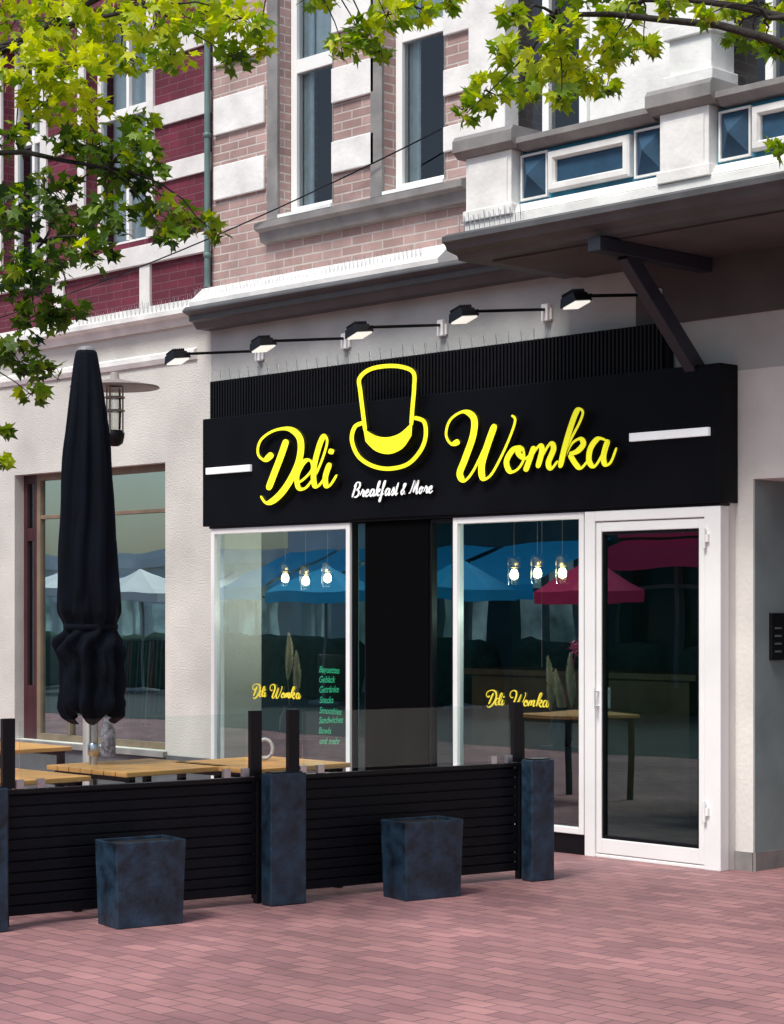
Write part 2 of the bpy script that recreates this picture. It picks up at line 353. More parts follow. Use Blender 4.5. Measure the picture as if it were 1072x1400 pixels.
# bracket carrying the balcony
m=MB(); xk=X(880,-.5)
m.box(xk-.05,xk+.05,-.98,yW-.001,zb0-.10,zb0-.013)
a=Vector((xk,-.66,zb0-.10)); b=Vector((xk,yW-.03,zb0-.83)); d=(b-a).normalized(); n_=d.cross(Vector((1,0,0)))
m.obox((a+b)/2,Vector((.042,0,0)),n_*.055,d*((b-a).length/2+.03))
part(bld,'balcony_bracket',m,mat('dark_bracket_paint',(.020,.024,.036),.5,.25,5),bev=.006,parent=bal)
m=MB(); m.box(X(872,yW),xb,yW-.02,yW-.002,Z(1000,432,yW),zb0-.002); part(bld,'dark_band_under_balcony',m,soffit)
# intercom on recess jamb
m=MB(); zz=(Z(1060,902,yW+.3),Z(1060,838,yW+.3)); m.box(recx+.006,recx+.03,yW+.16,yW+.36,zz[0],zz[1])
ic=thing('intercom_panel','black intercom and letter box panel on entrance wall','intercom',(recx,yW+.26,zz[0]))
o=part(ic,'panel',m,blkmet,bev=.003)
for k in range(4):
    m=MB(); m.box(recx+.03,recx+.033,yW+.19,yW+.26,zz[0]+.05+k*.05,zz[0]+.062+k*.05); part(ic,'button',m,steel)
# ---- shop front
ztop=2.33
def shopwin(a,b,z0,label):
    return window(bld,a,b,z0,ztop,0,.045,white,glass,dep=.07,name='shop_window',label=label)
sa=(X(288,0),X(478,0)); sb=(X(619,0),X(798,0)); 
shopwin(sa[0],sa[1],.14,'white framed shop window with pendant lamps inside')
shopwin(sb[0],sb[1],.14,'white framed shop window beside the door')
m=MB(); m.box(shopL,sb[1]-.003,.02,.09,0,.138); m.box(shopL,shopR,.0,.1,2.332,2.349)
part(bld,'shopfront_base',m,blkmet)
window(bld,sa[1]+.002,X(500,.02),.14,2.33,.02,.012,blkmet,glassd,name='side_light',label='dark blue narrow side light')
m=MB(); m.box(X(500,.01)+.002,X(586,.01),.01,.08,.14,2.33); part(bld,'black_panel',m,mat('matt_black_panel',(.0015,.0015,.002),.9,.2,3,spec=.05))
window(bld,X(586,.02)+.002,sb[0]-.002,.14,2.33,.02,.03,blkmet,glassd,name='side_light',label='dark narrow side light')
# door
dx0,dx1=X(799,-.01),X(985,-.01)
m=MB()
m.box(dx0,dx0+.09,-.01,.08,0,2.33); m.box(dx1-.13,dx1,-.01,.08,0,2.33); m.box(dx0+.09,dx1-.13,-.01,.08,2.26,2.33); m.box(dx0+.09,dx1-.13,.0,.08,0,.025)
door=part(bld,'door',m,white,'white framed glass entrance door',bev=.006)
m=MB(); a,b=dx0+.095,dx1-.135
m.box(a,a+.045,.0,.07,.03,2.255); m.box(b-.045,b,.0,.07,.03,2.255); m.box(a+.045,b-.045,.0,.07,2.19,2.255); m.box(a+.045,b-.045,.0,.07,.03,.13)
part(bld,'door_leaf',m,white,parent=door,bev=.005)
m=MB(); m.box(a+.046,b-.046,.01,.06,.131,.15); m.box(a+.046,a+.06,.01,.06,.15,2.189);m.box(b-.06,b-.046,.01,.06,.15,2.189); m.box(a+.06,b-.06,.01,.06,2.17,2.189);part(bld,'door_gasket',m,blkmet,parent=door)
m=MB(); m.quad((a+.04,.03,.12),(b-.04,.03,.12),(b-.04,.03,2.2),(a+.04,.03,2.2)); part(bld,'door_glass',m,glassd,parent=door)
m=MB(); hx=a+.022
m.tube([(hx,-.05,1.0),(hx,-.05,1.14)],.009,8); m.tube([(hx,-.001,1.02),(hx,-.05,1.02)],.008,8); m.tube([(hx,-.001,1.12),(hx,-.05,1.12)],.008,8); part(bld,'door_handle',m,white,parent=door)
for z in (.35,2.1):
    m=MB(); m.box(b-.01,b+.05,-.03,-.011,z,z+.05); m.tube([(b+.02,-.03,z-.04),(b+.02,-.03,z+.09)],.012,8); part(bld,'hinge',m,white,parent=door)
# interior shell of shop
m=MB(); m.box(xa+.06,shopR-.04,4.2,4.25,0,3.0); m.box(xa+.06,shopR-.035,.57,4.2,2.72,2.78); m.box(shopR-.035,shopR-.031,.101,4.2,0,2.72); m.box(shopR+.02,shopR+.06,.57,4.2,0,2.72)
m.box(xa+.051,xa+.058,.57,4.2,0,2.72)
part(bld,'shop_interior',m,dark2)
m=MB(); m.box(xa+.06,shopR-.04,.101,4.2,.003,.012); part(bld,'shop_floor',m,mat('interior_floor',(.02,.05,.05),.5,.3,2))
m=MB(); m.box(-3.9,-1.5,2.4,3.0,.013,1.1); m.box(-4.0,-1.4,2.35,3.05,1.101,1.15); part(bld,'shop_counter',m,mat('counter_wood',(.14,.08,.045),.5,.3,4))
# ribbed panel
m=MB(); rx0,rx1=X(287,.06),X(910,.06); zr=3.55
m.box(rx0,rx1,.09,.14,3.2,zr)
n=int((rx1-rx0)/.034)
for i in range(n): m.box(rx0+i*.034,rx0+i*.034+.018,.062,.0895,3.2,zr+.004)
part(bld,'ribbed_panel',m,rib)
m=MB(); spikes(m,rx0+.1,rx1-.9,.1,zr,step=.12,h=.09); part(bld,'ribbed_panel_spikes',m,steel)

# ------------------------------------------------------------------ shop sign
yF=-.03; sx0,sx1=X(277,yF),X(985,yF); sz0,sz1=2.35,3.236
sign=thing('shop_sign','long black shop sign with yellow script lettering and hat logo','sign',((sx0+sx1)/2,yW,sz0))
m=MB(); m.box(sx0,sx1,yF,yW-.004,sz0,sz1); part(sign,'sign_board',m,blk,bev=.006)
def cat(pts,per=10,closed=False):
    P=[Vector(p) for p in pts]; n=len(P); out=[]
    rng=n if closed else n-1
    for i in range(rng):
        if closed: p0,p1,p2,p3=P[(i-1)%n],P[i],P[(i+1)%n],P[(i+2)%n]
        else: p0,p1,p2,p3=P[max(i-1,0)],P[i],P[i+1],P[min(i+2,n-1)]
        for k in range(per):
            t=k/per; out.append(.5*((2*p1)+(p2-p0)*t+(2*p0-5*p1+4*p2-p3)*t*t+(3*p1-p0-3*p2+p3)*t**3))
    if not closed: out.append(P[-1])
    return out
KK=[0]
def stroke(mb,pts,thick,thin,y,ex,to,closed=False,mf=0,ms=1,per=9):
    """calligraphic pen stroke: wide on the way down, narrow on the way up"""
    KK[0]=(KK[0]+1)%7; y=y-.0012*KK[0]
    c=cat(pts,per,closed); n=len(c); w=[]
    for i in range(n):
        a=c[max(i-1,0)]; b=c[min(i+1,n-1)]
        d=(b-a); d=d.normalized() if d.length>0 else Vector((1,0))
        t=max(0,min(1,(d.y+.35)/1.1)); t=t*t*(3-2*t); w.append(thin+(thick-thin)*t)
    for _ in range(4): w=[(w[max(i-1,0)]+2*w[i]+w[min(i+1,n-1)])/4 for i in range(n)]
    for i in range(3):
        f=(.35,.75,.93)[i]; w[i]*=f; w[n-1-i]*=f
    Ls=[];Rs=[]
    for i in range(n):
        a=c[max(i-1,0)]; b=c[min(i+1,n-1)]
        d=(b-a).normalized() if (b-a).length>0 else Vector((1,0)); nn=Vector((-d.y,d.x))
        Ls.append(c[i]+nn*w[i]/2); Rs.append(c[i]-nn*w[i]/2)
    vs=[]
    for i in range(n):
        yy=y-.004*i/n
        for p in (Ls[i],Rs[i]): vs.append(to(p.x,p.y,yy))
        for p in (Ls[i],Rs[i]):
            q=to(p.x,p.y,yy); vs.append(Vector((q.x,y+ex,q.z)))
    fs=[];ff=[]
    for i in range(n-1):
        a=i*4;b=(i+1)*4
        ff.append((a,b,b+1,a+1)); fs+= [(a,a+2,b+2,b),(a+1,b+1,b+3,a+3)]
    fs+=[(0,1,3,2),((n-1)*4,(n-1)*4+2,(n-1)*4+3,(n-1)*4+1)]
    b0=len(mb.v); mb.v+=vs
    for f in ff: mb.f.append([b0+i for i in f]); mb.m.append(mf); mb.sm.append(False)
    for f in fs: mb.f.append([b0+i for i in f]); mb.m.append(ms); mb.sm.append(False)
LET={
'letter_d':[[(394,601),(387,622),(378,646),(369,670)],[(375,620),(364,629),(355,620),(359,602),(377,589),(399,587),(413,601),(412,628),(400,656),(384,678),(368,688),(359,678)]],
'letter_e':[[(407,662),(418,655),(429,642),(427,630),(418,632),(409,650),(411,667),(421,667),(433,652)]],
'letter_l':[[(433,652),(443,629),(450,605),(446,596),(439,611),(432,641),(433,663),(439,664),(448,652)]],
'letter_i':[[(454,633),(448,651),(449,664),(455,663),(464,649)],[(457,614),(455,621)]],
'letter_w':[[(630,603),(619,607),(612,594),(618,574),(636,563),(650,572),(649,596),(638,628),(631,648),(638,657),(650,643),(665,612),(679,580)],[(679,580),(669,608),(661,636),(663,654),(674,649),(689,622),(702,592),(707,574),(702,568)]],
'letter_o':[[(716,611),(704,615),(695,631),(700,645),(711,641),(719,627),(717,613),(711,619),(721,627),(732,617)]],
'letter_m':[[(733,610),(727,628),(721,645)],[(721,645),(731,622),(741,609),(744,617),(738,640)],[(738,640),(747,619),(756,606),(760,614),(753,633),(757,641),(766,630)]],
'letter_k':[[(770,632),(782,604),(796,577),(800,563),(793,561),(785,580),(776,610),(769,640)],[(772,630),(783,608),(795,600),(800,607),(792,617),(781,621)],[(781,621),(789,634),(797,640),(808,628)]],
'letter_a':[[(831,602),(820,600),(810,613),(808,630),(815,638),(825,624),(834,601)],[(834,601),(828,622),(830,635),(838,632),(846,612)]]}
def tosign(px,py,y): 
    q=S(px,py,yF-.03); return Vector((q.x,y,q.z))
for k,st in LET.items():
    m=MB()
    for s_ in st: stroke(m,s_,9.0 if k in('letter_d','letter_w') else (6.8 if k=='letter_e' else 7.6),3.4,yF-.045,.025,tosign)
    part(sign,k,m,[yel,lside])
# hat logo
m=MB()
crown=[(503,592),(499,560),(496,535),(495,518),(508,506),(530,501),(553,502),(569,510),(570,530),(568,555),(566,583)]
stroke(m,crown,5.6,5.6,yF-.05,.03,tosign)
brim=[(500,578),(488,584),(484,602),(493,624),(512,637),(535,641),(560,635),(577,618),(585,598),(583,577),(568,571)]
stroke(m,brim,5.6,5.6,yF-.045,.025,tosign)
up=cat([(501,586),(518,596),(535,598),(552,592),(568,577)],6); lo=cat([(504,604),(518,617),(537,621),(555,613),(567,596)],6)
vs=[tosign(p.x,p.y,yF-.062) for p in up]+[tosign(p.x,p.y,yF-.062) for p in lo]; n=len(up)
m.add(vs,[(i,n+i,n+i+1,i+1) for i in range(n-1)],0)
vs2=[Vector((v.x,yF-.02,v.z)) for v in vs]; m.add(vs+vs2,[(n+i,3*n+i,3*n+i+1,n+i+1) for i in range(n-1)]+[(i,i+1,2*n+i+1,2*n+i) for i in range(n-1)],1)
part(sign,'hat_logo',m,[yel,lside])
for (a,b) in (((281,643),(341,641)),((860,597.5),(968,590))):
    m=MB(); p=tosign(*a,0); q=tosign(*b,0); z=(p.z+q.z)/2; t=.027
    m.box(p.x,q.x,yF-.03,yF-.002,z-t,z+t); part(sign,'white_dash',m,whl,bev=.003)
ALPH={'B':([[(.5,2.0),(.35,1.0),(.2,0)],[(.05,1.5),(.4,2.1),(1.0,2.0),(.95,1.3),(.5,1.1),(1.0,.9),(1.05,.3),(.6,0),(.15,.2)]],1.35),
'r':([[(0,.2),(.3,1.05),(.35,.85),(.6,.85),(.55,.4),(.65,.05),(.85,.2)]],.85),'e':([[(0,.35),(.5,.65),(.45,1),(.2,.8),(.12,.3),(.4,0),(.8,.35)]],.85),
'a':([[(.65,.9),(.3,1),(.05,.5),(.2,.02),(.5,.3),(.7,.95),(.65,.3),(.75,.02),(1,.3)]],1.0),
'k':([[(0,.2),(.4,1.5),(.45,2.1),(.25,1.8),(.15,0)],[(.2,.5),(.55,1.0),(.6,.7),(.3,.5),(.55,.05),(.85,.2)]],.9),
'f':([[(0,.2),(.4,1.3),(.5,2.1),(.3,1.8),(.2,.2),(.1,-.8),(-.05,-.6),(.2,0),(.6,.3)]],.65),
's':([[(0,.2),(.35,1.1),(.5,.5),(.35,0),(.1,.15)],[(.4,.05),(.75,.3)]],.75),'t':([[(.3,1.8),(.15,.4),(.25,0),(.55,.3)],[(0,1.2),(.5,1.25)]],.6),
'&':([[(.75,.0),(.3,.9),(.3,1.5),(.6,1.5),(.4,.9),(.1,.4),(.3,0),(.7,.5)]],1.0),
'M':([[(-.1,.1),(.2,.3),(.45,1.2),(.6,2.0)],[(.6,2.0),(.6,1.0),(.65,.2)],[(.65,.2),(.95,1.2),(1.2,2.0)],[(1.2,2.0),(1.15,.8),(1.25,0),(1.5,.3)]],1.6),
'o':([[(.35,1),(.05,.6),(.2,.02),(.5,.3),(.45,.9),(.3,.95),(.6,.75),(.8,.9)]],.8),' ':([],.45)}
m=MB(); cx=0
for ch in 'Breakfast & More':
    st,adv=ALPH[ch]
    for s_ in st:
        pp=[]
        for (ux,uy) in s_:
            gx=cx+ux+uy*.2; pp.append((480+gx*8.0,680-gx*.45-uy*9.4))
        stroke(m,pp,2.5,1.6,yF-.02,.016,tosign,per=6)
    cx+=adv
part(sign,'small_script_line',m,[whl,lside])
def decal(name,pxa,pya,pxb,scale_h,label):
    th=thing(name,label,'window lettering',S(pxa,pya,-.002)); mm=MB()
    for k,st in LET.items():
        for s_ in st:
            pp=[]
            for (x,y) in s_:
                gap=0 if x<500 else 120
                xx=(x-352-gap)/(846-352-120); yy=(y-(690-(x-352)*.075))
                pp.append((pxa+xx*(pxb-pxa),pya+yy*scale_h-xx*(-4)))
            stroke(mm,pp,2.2,1.1,.026,.001,lambda px,py,y:Vector((S(px,py,.026).x,y,S(px,py,.026).z)),per=5)
    part(th,'script_lettering',mm,[mat('decal_yellow',(.8,.66,.05),.5,.05,4,emit=.15),lside])
decal('window_lettering',345,955,412,.20,'small yellow script lettering on the shop window')
decal('window_lettering',665,967,752,.235,'small yellow script lettering on the window near door')

# ------------------------------------------------------------------ spotlights
spots=[(357,484),(475,467),(607,449),(750,428),(903,408)]
b0=S(spots[0][0],spots[0][1],yW)
sp=thing('spotlight','black spotlight on long arm above the shop sign','spotlight',b0,'spotlights above the shop sign')
x,y,z=b0
m=MB(); m.box(x-.03,x+.03,yW-.045,yW-.001,z-.06,z+.06); m.box(x-.045,x+.045,yW-.02,yW-.0005,z-.05,z+.03); part(sp,'wall_mount',m,white,bev=.004)
m=MB(); m.tube([(x,yW-.045,z+.02),(x,yW-.80,z-.07)],.011,8); part(sp,'arm',m,blkmet)
m=MB(); hc=Vector((x,yW-.86,z-.10)); d=Vector((.28,.12,-.9)).normalized(); n_=d.cross(Vector((1,0,0))).normalized(); ux_=n_.cross(d)
m.obox(hc,ux_*.07,n_*.085,d*.03,taper=.8)
for k in range(6): m.obox(hc-d*.04+n_*(-.05+k*.02),ux_*.055,n_*.003,d*.014)
m.tube([(x-.085,yW-.80,z-.07),(x+.085,yW-.80,z-.07)],.008,8); h=part(sp,'lamp_head',m,blkmet,bev=.004)
m=MB(); m.obox(hc+d*.036,ux_*.058,n_*.072,d*.006); part(sp,'lens',m,lens,parent=h,bev=.003)
for s_ in spots[1:]:
    q=S(s_[0],s_[1],yW); dup(sp,q-b0)

# ------------------------------------------------------------------ neighbour
nb=thing('burgundy_building','burgundy brick townhouse with cream bands and grey stucco ground floor','building',(xa-.01,yW,0))
xn0=-14.0; xn1=xa-.006
gx0,gx1=X(20,yW),X(226,yW); gz0,gz1=Z(225,1027,yW),Z(225,632,yW)
zled=Z(240,428,yW)
m=MB(); m.wall(xn0,xn1,0,zled,yW,yW+.4,[(gx0,gx1,gz0,gz1),(gx0-3.4,gx0-.5,gz0,gz1)]); part(nb,'wall',m,stucco)
nwz=Z(160,335,yW); nw=(X(118,yW),X(203,yW)); nw2=(nw[0]-1.35,nw[0]-.7)
m=MB(); m.wall(xn0,xn1,zled,zt,yW,yW+.4,[(nw[0],nw[1],nwz,7.0),(nw2[0],nw2[1],nwz,7.0)]); part(nb,'brick_wall',m,brickr)
m=MB()
def zz_(py): return Z(250,py,yW)
segs=[(xn0,nw2[0]-.1),(nw2[1]+.1,nw[0]-.1),(nw[1]+.1,xn1)]
for a,b in segs:
    for p0,p1 in ((165,135),(243,218),(72,42),(-20,-50)): m.box(a,b,yW-.025,yW,zz_(p0),zz_(p1))
for a,b in (nw,nw2):
    for q in ((a-.1,a),(b,b+.1)): m.box(q[0],q[1],yW-.03,yW,nwz,7.0)
m.box(xn0,xn1,yW-.05,yW,zz_(352),zz_(325))
for p0,p1 in ((75,90),(194,208),(-60,-45)): m.box(X(p0,yW),X(p1,yW),yW-.03,yW,zled+.08,zz_(352)-.002)
m.box(xn0,xn1,yW-.03,yW,zled+.03,zled+.09)
part(nb,'stone_bands',m,mat('cream_stone',(.74,.73,.71),.75,.15,5,.1),bev=.004)
m=MB(); m.prism([(yW,zled-.12),(yW-.04,zled-.12),(yW-.06,zled-.06),(yW-.14,zled-.04),(yW-.14,zled),(yW-.02,zled+.04),(yW,zled+.04)],xn0,xn1)
m.prism([(yW,zled-.42),(yW-.02,zled-.42),(yW-.04,zled-.38),(yW-.04,zled-.34),(yW,zled-.32)],xn0,X(270,yW))
part(nb,'string_course',m,stonew)
m=MB(); spikes(m,X(120,yW),xn1-.02,yW-.09,zled,step=.06); part(nb,'bird_spikes',m,steel)
for a,b in (nw,nw2):
    o=window(nb,a,b,nwz,7.0,yW+.12,.055,white,glassu,hm=[(6.05,6.13)],vm=[((a+b)/2-.02,(a+b)/2+.02)],dep=.07,label='white upper window')
    q=MB(); q.box(a,b,yW+.3,yW+.31,nwz,6.95); part(nb,'curtain',q,curt,parent=o)
nglass=glassmat('neighbour_glass',(.75,.88,.86),.42,1.5,(.82,1,.99))
window(nb,X(50,yW+.1),gx1,gz0,gz1,yW+.1,.06,brownf,nglass,vm=[(X(92,yW+.1),X(96,yW+.1))],hm=[(gz1-.42,gz1-.385)],name='shop_window',label='brown framed shop window reflecting the street')
m=MB(); a,b=gx0,X(50,yW+.1)-.003
m.box(a,a+.06,yW+.1,yW+.17,gz0,gz1); m.box(b-.05,b,yW+.1,yW+.17,gz0,gz1); m.box(a+.06,b-.05,yW+.1,yW+.17,gz0,gz0+.5); m.box(a+.06,b-.05,yW+.1,yW+.17,gz1-.62,gz1-.5);m.box(a+.06,b-.05,yW+.1,yW+.17,gz1-.08,gz1)
dd=part(nb,'door',m,maroon,'maroon wooden side door',bev=.005); m=MB(); m.quad((a+.05,yW+.13,gz0+.5),(b-.04,yW+.13,gz0+.5),(b-.04,yW+.13,gz1-.05),(a+.05,yW+.13,gz1-.05)); part(nb,'door_glass',m,glassd,parent=dd)
window(nb,gx0-3.4,gx0-.5,gz0,gz1,yW+.1,.06,brownf,nglass,name='shop_window')
m=MB(); m.box(gx0-3.5,gx1+.03,yW-.05,yW+.1,gz0-.05,gz0-.002); part(nb,'window_sill',m,greytrim)
m=MB(); m.box(xn0,xn1,yW-.015,yW,0,.42); part(nb,'plinth',m,mat('dark_plinth',(.10,.11,.12),.7,.3,4,.2))
m=MB(); m.box(xn0,xn1-.02,3.0,3.05,0,3.4); m.box(xn0,xn1-.02,yW+.41,3.0,3.3,3.4); m.box(xn1-.1,xn1-.05,yW+.41,3.0,0,3.3); part(nb,'shop_interior',m,lightint)
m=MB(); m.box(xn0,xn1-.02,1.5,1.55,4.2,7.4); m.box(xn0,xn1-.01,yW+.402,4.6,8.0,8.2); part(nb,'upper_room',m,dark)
m=MB(); cr_=thing('clothes_rail','steel rail with hanging clothes inside the shop','clothes rail',(X(170,1.0),1.0,0))
xr=X(130,.8); xr2=X(225,.8)+.3; yr=.85
m.tube([(xr,yr,0),(xr,yr,1.5),(xr2,yr,1.5),(xr2,yr,0)],.014,8); part(cr_,'rail',m,steel)
m=MB(); mm=[mat('cloth_'+n_,c,.9,.2,8) for n_,c in (('white',(.7,.7,.7)),('black',(.02,.02,.02)),('rose',(.5,.12,.16)),('grey',(.2,.24,.28)))]
xx=xr+.1
while xx<xr2-.1:
    w=.022; h=R.uniform(.7,.95); m.add([(xx,yr-.2,1.38),(xx,yr+.2,1.38),(xx,yr+.26,1.36-h),(xx,yr-.26,1.36-h),(xx+w,yr-.2,1.38),(xx+w,yr+.2,1.38),(xx+w,yr+.26,1.36-h),(xx+w,yr-.26,1.36-h)],[(0,1,2,3),(7,6,5,4),(0,3,7,4),(1,5,6,2),(0,4,5,1),(3,2,6,7)],R.randrange(4)); xx+=R.uniform(.04,.08)
part(cr_,'clothes',m,mm)
# drainpipe
dp=thing('drainpipe','thin green-grey drainpipe between the two houses','drainpipe',(xa,yW-.06,zc1))
m=MB(); m.tube([(xa-.0,yW-.05,zl+.02),(xa-.0,yW-.05,zt)],.026,10)
part(dp,'pipe',m,tealpipe)
for z in (4.6,5.6,6.6):
    m=MB(); m.lathe((xa-.0,yW-.05,z),[(.027,0),(.034,.005),(.034,.035),(.027,.04)],12); part(dp,'pipe_bracket',m,tealpipe)
# cable
p0=S(612,172,yW-.01); p1_=S(-120,470,-.35); m=MB(); pts=[]
for i in range(31):
    t=i/30; p=p0.lerp(p1_,t); p=p-Vector((0,0,.30*4*t*(1-t)*.45)); pts.append(p)
m.tube(pts,.006,5); cb=thing('overhead_cable','thin black cable spanning the facades','cable',p0); part(cb,'wire',m,blkmet)

# ------------------------------------------------------------------ interior things
def pend(px,py): return S(px,py,.8)
P=[(390,788),(418,792),(448,788),(703,783),(735,781),(769,781)]
b0=pend(*P[0]); pl=thing('pendant_lamp','hanging glass pendant lamp with warm glowing bulb','lamp',b0,'pendant lamps inside the shop')
m=MB(); m.tube([b0+Vector((0,0,.07)),Vector((b0.x,b0.y,2.715))],.004,5); m.lathe(b0,[(.0,.12),(.05,.12),(.052,.04),(.03,.035)],12); part(pl,'cord_and_cap',m,mat('brass',(.6,.42,.15),.35,.1,5,metal=1))
m=MB(); m.lathe(b0,[(.05,.03),(.052,-.06),(.048,-.09)],16); part(pl,'glass_shade',m,glassmat('lamp_glass',(.9,.9,.8),.05,1))
m=MB(); m.lathe(b0,[(0,.03),(.022,.02),(.034,-.01),(.030,-.04),(.0,-.055)],14); part(pl,'bulb',m,bulb)
for q in P[1:]: dup(pl,pend(*q)-b0)
for a in (P[2],P[5]):
    q=pend(*a); l_=bpy.data.lights.new('pendant_light','POINT'); l_.energy=13; l_.color=(1,.9,.75); l_.shadow_soft_size=.04; lo_=bpy.data.objects.new('pendant_light',l_); lo_.location=q+Vector((.1,-.25,-.3)); COL.objects.link(lo_)
def pampas(px,pys,pyv,yy,plumes,label,flowers=False):
    b=S(px,pyv,yy); b.z=max(b.z,.3); th=thing('pampas_vase',label,'vase',b)
    m=MB(); m.lathe(b,[(0,0),(.06,0),(.085,.08),(.08,.17),(.045,.24),(.05,.27)],20); part(th,'vase',m,mat('dark_vase',(.08,.08,.10),.3,.2,4))
    m=MB(); m.box(b.x-.16,b.x+.16,b.y-.08,b.y+.14,.013,b.z-.003); part(th,'plinth_stand',m,mat('stand_paint',(.03,.04,.045),.6,.2,4))
    m=MB(); st=MB(); top=Z(px,pys,yy)
    for k,(ox,h) in enumerate(plumes):
        H=top-b.z; tip=Vector((b.x+ox*1.1,yy+R.uniform(-.03,.03),b.z+H*h)); base=b+Vector((0,0,.22)); mid=Vector((b.x+ox*.75,yy,b.z+H*h-min(.34,H*.62)))
        st.tube([base,mid,tip],.004,4)
        for i in range(1500):
            t=i/1500; c=mid.lerp(tip,t)+Vector((.02*math.sin(t*3+k),0,0)); rr=.036*math.sin(math.pi*(t*.85+.12))+.003
            a=R.uniform(0,6.283); o_=Vector((math.cos(a)*rr,math.sin(a)*rr,R.uniform(.02,.06))); s2=Vector((R.uniform(-.005,.005),R.uniform(-.005,.005),0))
            m.add([c-s2,c+s2,c+o_],[(0,1,2)])
    part(th,'plumes',m,mat('pampas_cream',(.92,.82,.64),.9,.1,12)); part(th,'stems',st,mat('dry_stem',(.5,.42,.28),.8,.2,12))
    if flowers:
        m=MB(); c0=S(789,884,yy)
        for i in range(60):
            p=c0+Vector((R.gauss(0,.03),R.gauss(0,.03),R.gauss(0,.022))); u=Vector((R.gauss(0,1),R.gauss(0,1),R.gauss(0,1))).normalized()*.016; w_=u.cross(Vector((R.gauss(0,1),R.gauss(0,1),1))).normalized()*.014
            m.add([p-u,p+w_,p+u,p-w_],[(0,1,2,3)])
        m.tube([b+Vector((0,0,.25)),b.lerp(c0,.6)+Vector((0,0,.05)),c0],.003,4); part(th,'pink_blossoms',m,mat('pink_petals',(.9,.12,.34),.7,.2,20))
pampas(396,872,1010,.2,[(-.03,1),(.08,.82)],'tall dried pampas grass in vase on window ledge')
pampas(768,900,1020,.2,[(-.14,.95),(-.02,.8),(.10,1)],'dried pampas plumes in vase with pink blossoms behind window',True)
bx=(X(434,.12),X(472,.12)); mz=(Z(450,1050,.12),Z(450,895,.12)); mbd=thing('menu_board','black menu board with green handwriting inside window','menu board',((bx[0]+bx[1])/2,.12,mz[0]))
m=MB(); m.box(bx[0],bx[1],.12,.14,mz[0],mz[1]); part(mbd,'board',m,mat('chalkboard',(.004,.010,.009),.6,.3,3)); 
m=MB(); m.box(bx[0]+.02,bx[0]+.04,.14,.4,0.0,mz[0]+.3); m.box(bx[1]-.04,bx[1]-.02,.14,.4,0,mz[0]+.3); part(mbd,'stand',m,blkmet)
def fontmesh(th,name,lines,x,y,z,size,lead,mt):
    mm=MB()
    for i,t in enumerate(lines):
        cu=bpy.data.curves.new('t','FONT'); cu.body=t; cu.size=size; cu.shear=.25; cu.offset=.0012; ob=bpy.data.objects.new('t',cu); COL.objects.link(ob)
        bpy.context.view_layer.update(); me=bpy.data.meshes.new_from_object(ob); bpy.data.objects.remove(ob); sl=R.uniform(-.02,.05); ox=R.uniform(0,.015)
        vs=[(x+ox+v.co.x*.84,y,z-i*lead+v.co.y+v.co.x*sl) for v in me.vertices]; mm.add(vs,[tuple(p.vertices) for p in me.polygons])
    part(th,name,mm,mt)
fontmesh(mbd,'handwriting',['Baguettes','Gebäck','Getränke','Snacks','Smoothies','Sandwiches','Bowls','und mehr'],bx[0]+.015,.117,mz[1]-.14,.072,.080,mat('green_chalk',(.08,.65,.32),.8,.1,5,emit=.7))  # chalk colour given a glow so the writing reads through the glass

# ------------------------------------------------------------------ fence, pillars, planters
A=G(0,1275); B=G(757,1203); E=(B-A).normalized(); NN=Vector((E.y,-E.x,0))
def onf(px,off=0.0):
    a0=A+NN*off; d=ray(px,833)
    det=d.x*(-E.y)-d.y*(-E.x); r_=a0-C; t=(r_.x*(-E.y)-r_.y*(-E.x))/det; p=C+d*t; return (p-a0).dot(E)
OFF=-.16
def FPt(s,off,z): 
    p=A+E*s+NN*off; return Vector((p.x,p.y,z))
fh=.72; ph=1.09
def fencepanel(s0,s1,label):
    th=thing('fence_panel',label,'fence',FPt((s0+s1)/2,OFF,0),'terrace fence panels')
    m=MB(); n=11; z0=.05; st=(fh-z0-.03)/n
    for i in range(n):
        m.obox(FPt((s0+s1)/2,OFF,z0+st*(i+.5)),E*((s1-s0)/2-.03),NN*.012,UP*(st/2-.004))
    part(th,'boards',m,fen,bev=.003)
    m=MB(); m.obox(FPt((s0+s1)/2,OFF-.02,(z0+fh)/2),E*((s1-s0)/2-.04),NN*.004,UP*((fh-z0)/2-.02)); m.obox(FPt((s0+s1)/2,OFF,fh-.012),E*((s1-s0)/2),NN*.025,UP*.012)
    for s_ in (s0+.015,s1-.015): m.obox(FPt(s_,OFF,fh/2),E*.02,NN*.022,UP*(fh/2))
    part(th,'fence_frame',m,blkmet,bev=.003)
    for s_ in (s0+.035,s1-.035):
        m=MB(); m.obox(FPt(s_,OFF,(fh+ph)/2+.005),E*.035,NN*.02,UP*((ph-fh)/2)); part(th,'screen_post',m,blkmet,bev=.003)
    m=MB(); a,b=s0+.1,s1-.1; m.obox(FPt((a+b)/2,OFF,(fh+.02+1.08)/2),E*((b-a)/2),NN*.004,UP*((1.08-fh-.02)/2)); part(th,'glass_screen',m,glassf)
    for s_ in (a+.12,b-.12,a,b):
        m=MB(); m.obox(FPt(s_,OFF,fh+.025),E*.022,NN*.014,UP*.025); part(th,'glass_clamp',m,steel,bev=.002)
s_a=onf(2,OFF); s_b=onf(356,OFF); s_c=onf(393,OFF); s_d=onf(713,OFF)
fencepanel(s_a,s_b,'black slatted fence panel with glass wind screen'); fencepanel(s_c,s_d,'black slatted fence panel with glass screen by door')
